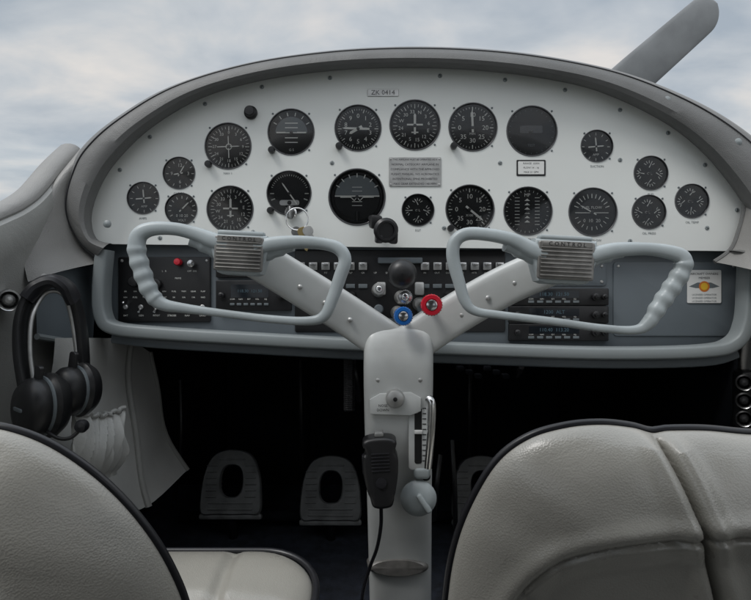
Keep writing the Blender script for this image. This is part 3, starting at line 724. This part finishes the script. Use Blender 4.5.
# ---------------- seats
def pdist(px,py,line):
    d=np.full(px.shape,1e9)
    for (x0,y0),(x1,y1) in zip(line[:-1],line[1:]):
        vx,vy=x1-x0,y1-y0; t=np.clip(((px-x0)*vx+(py-y0)*vy)/(vx*vx+vy*vy+1e-9),0,1)
        d=np.minimum(d,np.hypot(px-x0-t*vx,py-y0-t*vy))
    return d
def seat(half,mirx,cy,d0,slope,T,grooves,recess,cush):
    b=B('aircraft_seat')
    h=list(half); full=h+[(2*mirx-x,y) for x,y in h[::-1][1:-1]]
    OL0=resamp(cat(full,14,True),640)
    C=np.array([mirx,cy])
    for face in(-1,1):
        nr=150 if face<0 else 30
        OL=OL0 if face<0 else OL0[::4]
        na=len(OL); rho=np.sin(np.linspace(0,math.pi/2,nr))
        R_,A_=np.meshgrid(rho,np.arange(na),indexing='ij')
        px=C[0]+R_*(OL[A_][:,:,0]-C[0]); py=C[1]+R_*(OL[A_][:,:,1]-C[1])
        off=T*np.clip(1-R_**3.0,0,1)**.6
        off+=.030*np.clip(1-R_**2,0,1)
        if face<0:
            ef=np.clip((1-R_)*14,0,1)
            for g_,wd,dp in grooves:
                dd=pdist(px,py,g_); off-=ef*dp*np.exp(-(dd/wd)**2); off+=ef*dp*.55*np.exp(-((dd-wd*4)/(wd*3.0))**2)
            if recess: off-=recess(px,py)*ef
            off+=ef*.0012*(np.sin(px*.045+np.sin(py*.03)*2)*np.sin(py*.05+1.3))
        dep=d0+(py-425)*slope
        vs=np.stack([(px-375.5)*dep/F,dep+face*off,(300-py)*dep/F],-1).reshape(-1,3)
        fs=[]
        for r in range(nr-1):
            for a in range(na):
                c=(a+1)%na
                q=[(r+1)*na+a,(r+1)*na+c,0] if r==0 else [r*na+a,(r+1)*na+a,(r+1)*na+c,r*na+c]
                fs.append(q)
        b.add((vs,fs),M_leather)
    ed=[sv(p[0],p[1],d0+(p[1]-425)*slope) for p in OL0[::2]]
    b.add(sweep(ed,.0038,seg=10,closed=True),M_pipe)
    x0,x1,y0,y1=cush; cx,cyy=(x0+x1)/2,(y0+y1)/2
    oc=resamp(rrect(x1-x0,y1-y0,.075,10),260)
    for face in(1,-1):
        vs=[];fs=[];rr=np.sin(np.linspace(0,math.pi/2,70 if face>0 else 20))
        for r in rr:
            for p in oc:
                x=cx+r*p[0]; y=cyy+r*p[1]; z=-(.545-.268*y)
                if face>0:
                    o_=.035*math.sqrt(max(0,1-r**5))+.010*(1-r*r); ef=min(1,(1-r)*12)
                    for gx in(.24,-.24):
                        dd=abs((x-cx)-gx*(x1-x0)); o_-=ef*.008*math.exp(-(dd/.007)**2)
                    dd=abs(y-(y1-.13)); o_-=ef*.006*math.exp(-(dd/.007)**2)
                else: o_=.09*math.sqrt(max(0,1-r**6))
                vs.append((x,y,z+face*o_-.035))
        m=len(oc)
        for i in range(len(rr)-1):
            for a in range(m):
                c=(a+1)%m; fs.append([i*m+a,(i+1)*m+a,(i+1)*m+c,i*m+c] if i>0 else [(i+1)*m+a,(i+1)*m+c,0])
        b.add((vs,fs),M_leather)
    b.add(sweep([(cx+p[0]*1.012,cyy+p[1]*1.012,-(.545-.268*(cyy+p[1]))-.026) for p in oc],.0045,seg=10,closed=True,ref=(0,.268,-1)),M_pipe)
    for xx in(x0+.06,x1-.06):
        b.add(box((xx,(y0+y1)/2,-.62),(.02,.40,.02),.003),M_dark)
        for yy in(y0+.06,y1-.08): b.add(box((xx,yy,-.60+.268*(yy-.6)+.01),(.02,.02,.22),.003),M_dark)
    b.obj(ang=70,fix=True)
rh=[(755,433),(705,429),(668,429),(650,431),(630,426),(600,423),(565,426),(528,437),(497,460),(472,500),(455,545),(446,600),(439,700),(441,850),(480,920),(600,940),(755,942)]
g1=[(648,420),(656,450),(664,480),(675,530),(686,600),(694,700),(696,900)]
g1m=[(1510-x,y) for x,y in g1]
g2=[(482,760),(486,680),(497,610),(515,572),(545,543),(590,526),(640,518),(700,515),(755,514)]; g2m=[(1510-x,y) for x,y in g2[::-1]]
G2=g2+g2m[1:]
g2c=[tuple(p) for p in cat(G2,4)]
def rec_r(px,py):
    f=np.interp(px,[482,497,515,545,590,640,700,755,810,870,920,965,995,1013,1028],[760,610,572,543,526,518,515,514,515,518,526,543,572,610,760])
    return .014/(1+np.exp(-(py-f-5)/4.))
seat(rh,755,640,.55,.0002,.050,[([tuple(p) for p in cat(g1,4)],3.2,.012),([tuple(p) for p in cat(g1m,4)],3.2,.012),(g2c,2.8,.006)],rec_r,(.135,.565,.40,.84))
lh=[(-90,421),(-30,424),(10,429),(50,444),(90,470),(125,502),(155,540),(176,578),(188,612),(203,680),(212,780),(205,860),(150,920),(0,940),(-90,942)]
g3=[(-90,540),(-20,548),(10,562),(35,585),(52,615),(62,700),(62,860)]
def rec_l(px,py):
    f=np.interp(px,[-240,-200,-160,-90,-20,10,35,52],[640,570,548,540,548,562,585,640]); return .018/(1+np.exp(-(py-f-5)/4.))/(1+np.exp((px-56)/4.))
g3m=[(-180-x,y) for x,y in g3]
seat(lh,-90,640,.50,.0002,.050,[([tuple(p) for p in cat(g3,4)],3.2,.009),([tuple(p) for p in cat(g3m,4)],3.2,.009)],rec_l,(-.49,-.075,.36,.885))

# ---------------- propeller, cowl
hub=sv(405,278,1.95); 
b=B('propeller')
dirv=Vector((.75,0,.66)).normalized(); per=Vector((dirv.z,0,-dirv.x))
Lb=np.linalg.norm(sv(718,5,1.95)-hub)
for sgn in(1,-1):
    vs=[];fs=[];NS=60;K=20
    for i in range(NS+1):
        t=math.sin(i/NS*math.pi/2); r=.08+(Lb-.08)*t
        c=np.interp(t,[0,.15,.4,.7,.93,1],[.055,.09,.126,.122,.104,.096])
        if t>.95: c*=math.sqrt(max(0.0004,1-((t-.95)/.05)**2))
        th=np.interp(t,[0,.3,1],[.04,.018,.006]); tw=math.radians(np.interp(t,[0,1],[45,18]))
        for k in range(K):
            a=2*math.pi*k/K; x=c/2*math.cos(a); y=th/2*math.sin(a)
            xx=x*math.cos(tw)-y*math.sin(tw); yy=x*math.sin(tw)+y*math.cos(tw)
            vs.append(Vector(hub)+dirv*r*sgn+per*xx*1.08+Vector((0,1,0))*yy)
    for i in range(NS):
        for k in range(K): l=(k+1)%K; fs.append([i*K+k,i*K+l,(i+1)*K+l,(i+1)*K+k])
    fs.append([NS*K+k for k in range(K)])
    b.add((vs,fs),M_prop)
b.add(lathe([(.12,-.06),(.13,-.04),(.12,.02),(.09,.10),(.05,.16),(0,.19)],36),M_cowl,Matrix.Translation(Vector(hub))@Matrix.Rotation(-math.pi/2,4,'X'))
b.obj()
b=B('engine_cowling'); vs=[];fs=[]
stc=cat([(1.64,.47,.37,-.12),(1.72,.42,.33,-.09),(1.80,.30,.25,-.02),(1.86,.18,.17,.04),(1.87,.13,.13,.06)],5)
for y,a,c,z in stc:
    for k in range(40):
        t=2*math.pi*k/40; cc,ss=math.cos(t),math.sin(t)
        vs.append((CX+a*math.copysign(abs(cc)**.8,cc),y,z+c*math.copysign(abs(ss)**.8,ss)))
for i in range(len(stc)-1):
    for k in range(40): l=(k+1)%40; fs.append([i*40+k,i*40+l,(i+1)*40+l,(i+1)*40+k])
b.add((vs,fs),M_cowl); b.obj()

b=B('ground'); b.add(([(-3000,-3000,0),(3000,-3000,0),(3000,3000,0),(-3000,3000,0)],[[0,1,2,3]]),M_grass); b.obj(air=False,fix=False)
b=B('apron_pavement'); b.add(([(-25,-20,.004),(25,-20,.004),(25,30,.004),(-25,30,.004)],[[0,1,2,3]]),M_tarmac); b.obj(air=False,fix=False)

# ---------------- world
w=bpy.data.worlds.new('World'); bpy.context.scene.world=w; w.use_nodes=True
nt=w.node_tree; N=nt.nodes; L=nt.links; bg=N['Background']
SE=math.radians(58); azr=math.radians(240)
sky=N.new('ShaderNodeTexSky'); sky.sky_type='NISHITA'; sky.sun_disc=False; sky.sun_elevation=SE; sky.sun_rotation=azr
tc=N.new('ShaderNodeTexCoord'); sep=N.new('ShaderNodeSeparateXYZ'); L.new(tc.outputs['Generated'],sep.inputs[0])
az=N.new('ShaderNodeMath'); az.operation='MAXIMUM'; L.new(sep.outputs['Z'],az.inputs[0]); az.inputs[1].default_value=0
ad=N.new('ShaderNodeMath'); ad.operation='ADD'; L.new(az.outputs[0],ad.inputs[0]); ad.inputs[1].default_value=.22
dx=N.new('ShaderNodeMath'); dx.operation='DIVIDE'; L.new(sep.outputs['X'],dx.inputs[0]); L.new(ad.outputs[0],dx.inputs[1])
dy=N.new('ShaderNodeMath'); dy.operation='DIVIDE'; L.new(sep.outputs['Y'],dy.inputs[0]); L.new(ad.outputs[0],dy.inputs[1])
cmb=N.new('ShaderNodeCombineXYZ'); L.new(dx.outputs[0],cmb.inputs[0]); L.new(dy.outputs[0],cmb.inputs[1]); cmb.inputs[2].default_value=3.3
n1=N.new('ShaderNodeTexNoise'); n1.inputs['Scale'].default_value=2.0; n1.inputs['Detail'].default_value=8; n1.inputs['Roughness'].default_value=.5; n1.inputs['Distortion'].default_value=.25; L.new(cmb.outputs[0],n1.inputs['Vector'])
n2=N.new('ShaderNodeTexNoise'); n2.inputs['Scale'].default_value=.6; n2.inputs['Detail'].default_value=4; L.new(cmb.outputs[0],n2.inputs['Vector'])
r1=N.new('ShaderNodeValToRGB'); e=r1.color_ramp.elements; e[0].position=.34; e[1].position=.66
e[0].color=(2.75,3.15,3.6,1); e[1].color=(5.4,5.2,5.0,1); m_=r1.color_ramp.elements.new(.5); m_.color=(3.9,4.15,4.4,1)
L.new(n1.outputs['Fac'],r1.inputs['Fac'])
r2=N.new('ShaderNodeMapRange'); r2.inputs['From Min'].default_value=.35; r2.inputs['From Max'].default_value=.6; r2.inputs['To Min'].default_value=.9; r2.inputs['To Max'].default_value=1; L.new(n2.outputs['Fac'],r2.inputs['Value'])
mx=N.new('ShaderNodeMix'); mx.data_type='RGBA'; L.new(r2.outputs['Result'],mx.inputs['Factor']); L.new(sky.outputs['Color'],mx.inputs['A']); L.new(r1.outputs['Color'],mx.inputs['B'])
# overcast luminance rises toward the zenith (CIE overcast sky)
zr=N.new('ShaderNodeMapRange'); zr.interpolation_type='SMOOTHSTEP'; zr.inputs['From Min'].default_value=.30; zr.inputs['From Max'].default_value=.85; zr.inputs['To Min'].default_value=1; zr.inputs['To Max'].default_value=2.3
L.new(sep.outputs['Z'],zr.inputs['Value'])
vm=N.new('ShaderNodeVectorMath'); vm.operation='SCALE'; L.new(mx.outputs['Result'],vm.inputs[0]); L.new(zr.outputs['Result'],vm.inputs['Scale'])
L.new(vm.outputs['Vector'],bg.inputs['Color']); bg.inputs['Strength'].default_value=.14
sl=bpy.data.lights.new('sun','SUN'); sl.energy=1.4; sl.angle=math.radians(18); sl.color=(1,.98,.95)
so=bpy.data.objects.new('sun',sl); bpy.context.scene.collection.objects.link(so)
tosun=Vector((math.sin(azr)*math.cos(SE),math.cos(azr)*math.cos(SE),math.sin(SE)))
so.rotation_euler=tosun.to_track_quat('Z','Y').to_euler()

cam=bpy.data.cameras.new('camera'); co=bpy.data.objects.new('camera',cam); bpy.context.scene.collection.objects.link(co)
cam.sensor_width=36; cam.lens=36*F/751; cam.clip_start=.02; cam.clip_end=6000
co.matrix_world=PITCH@Matrix.Rotation(math.pi/2,4,'X')
bpy.context.scene.camera=co
bpy.context.scene.view_settings.view_transform='Standard'; bpy.context.scene.view_settings.look='None'; bpy.context.scene.view_settings.exposure=0
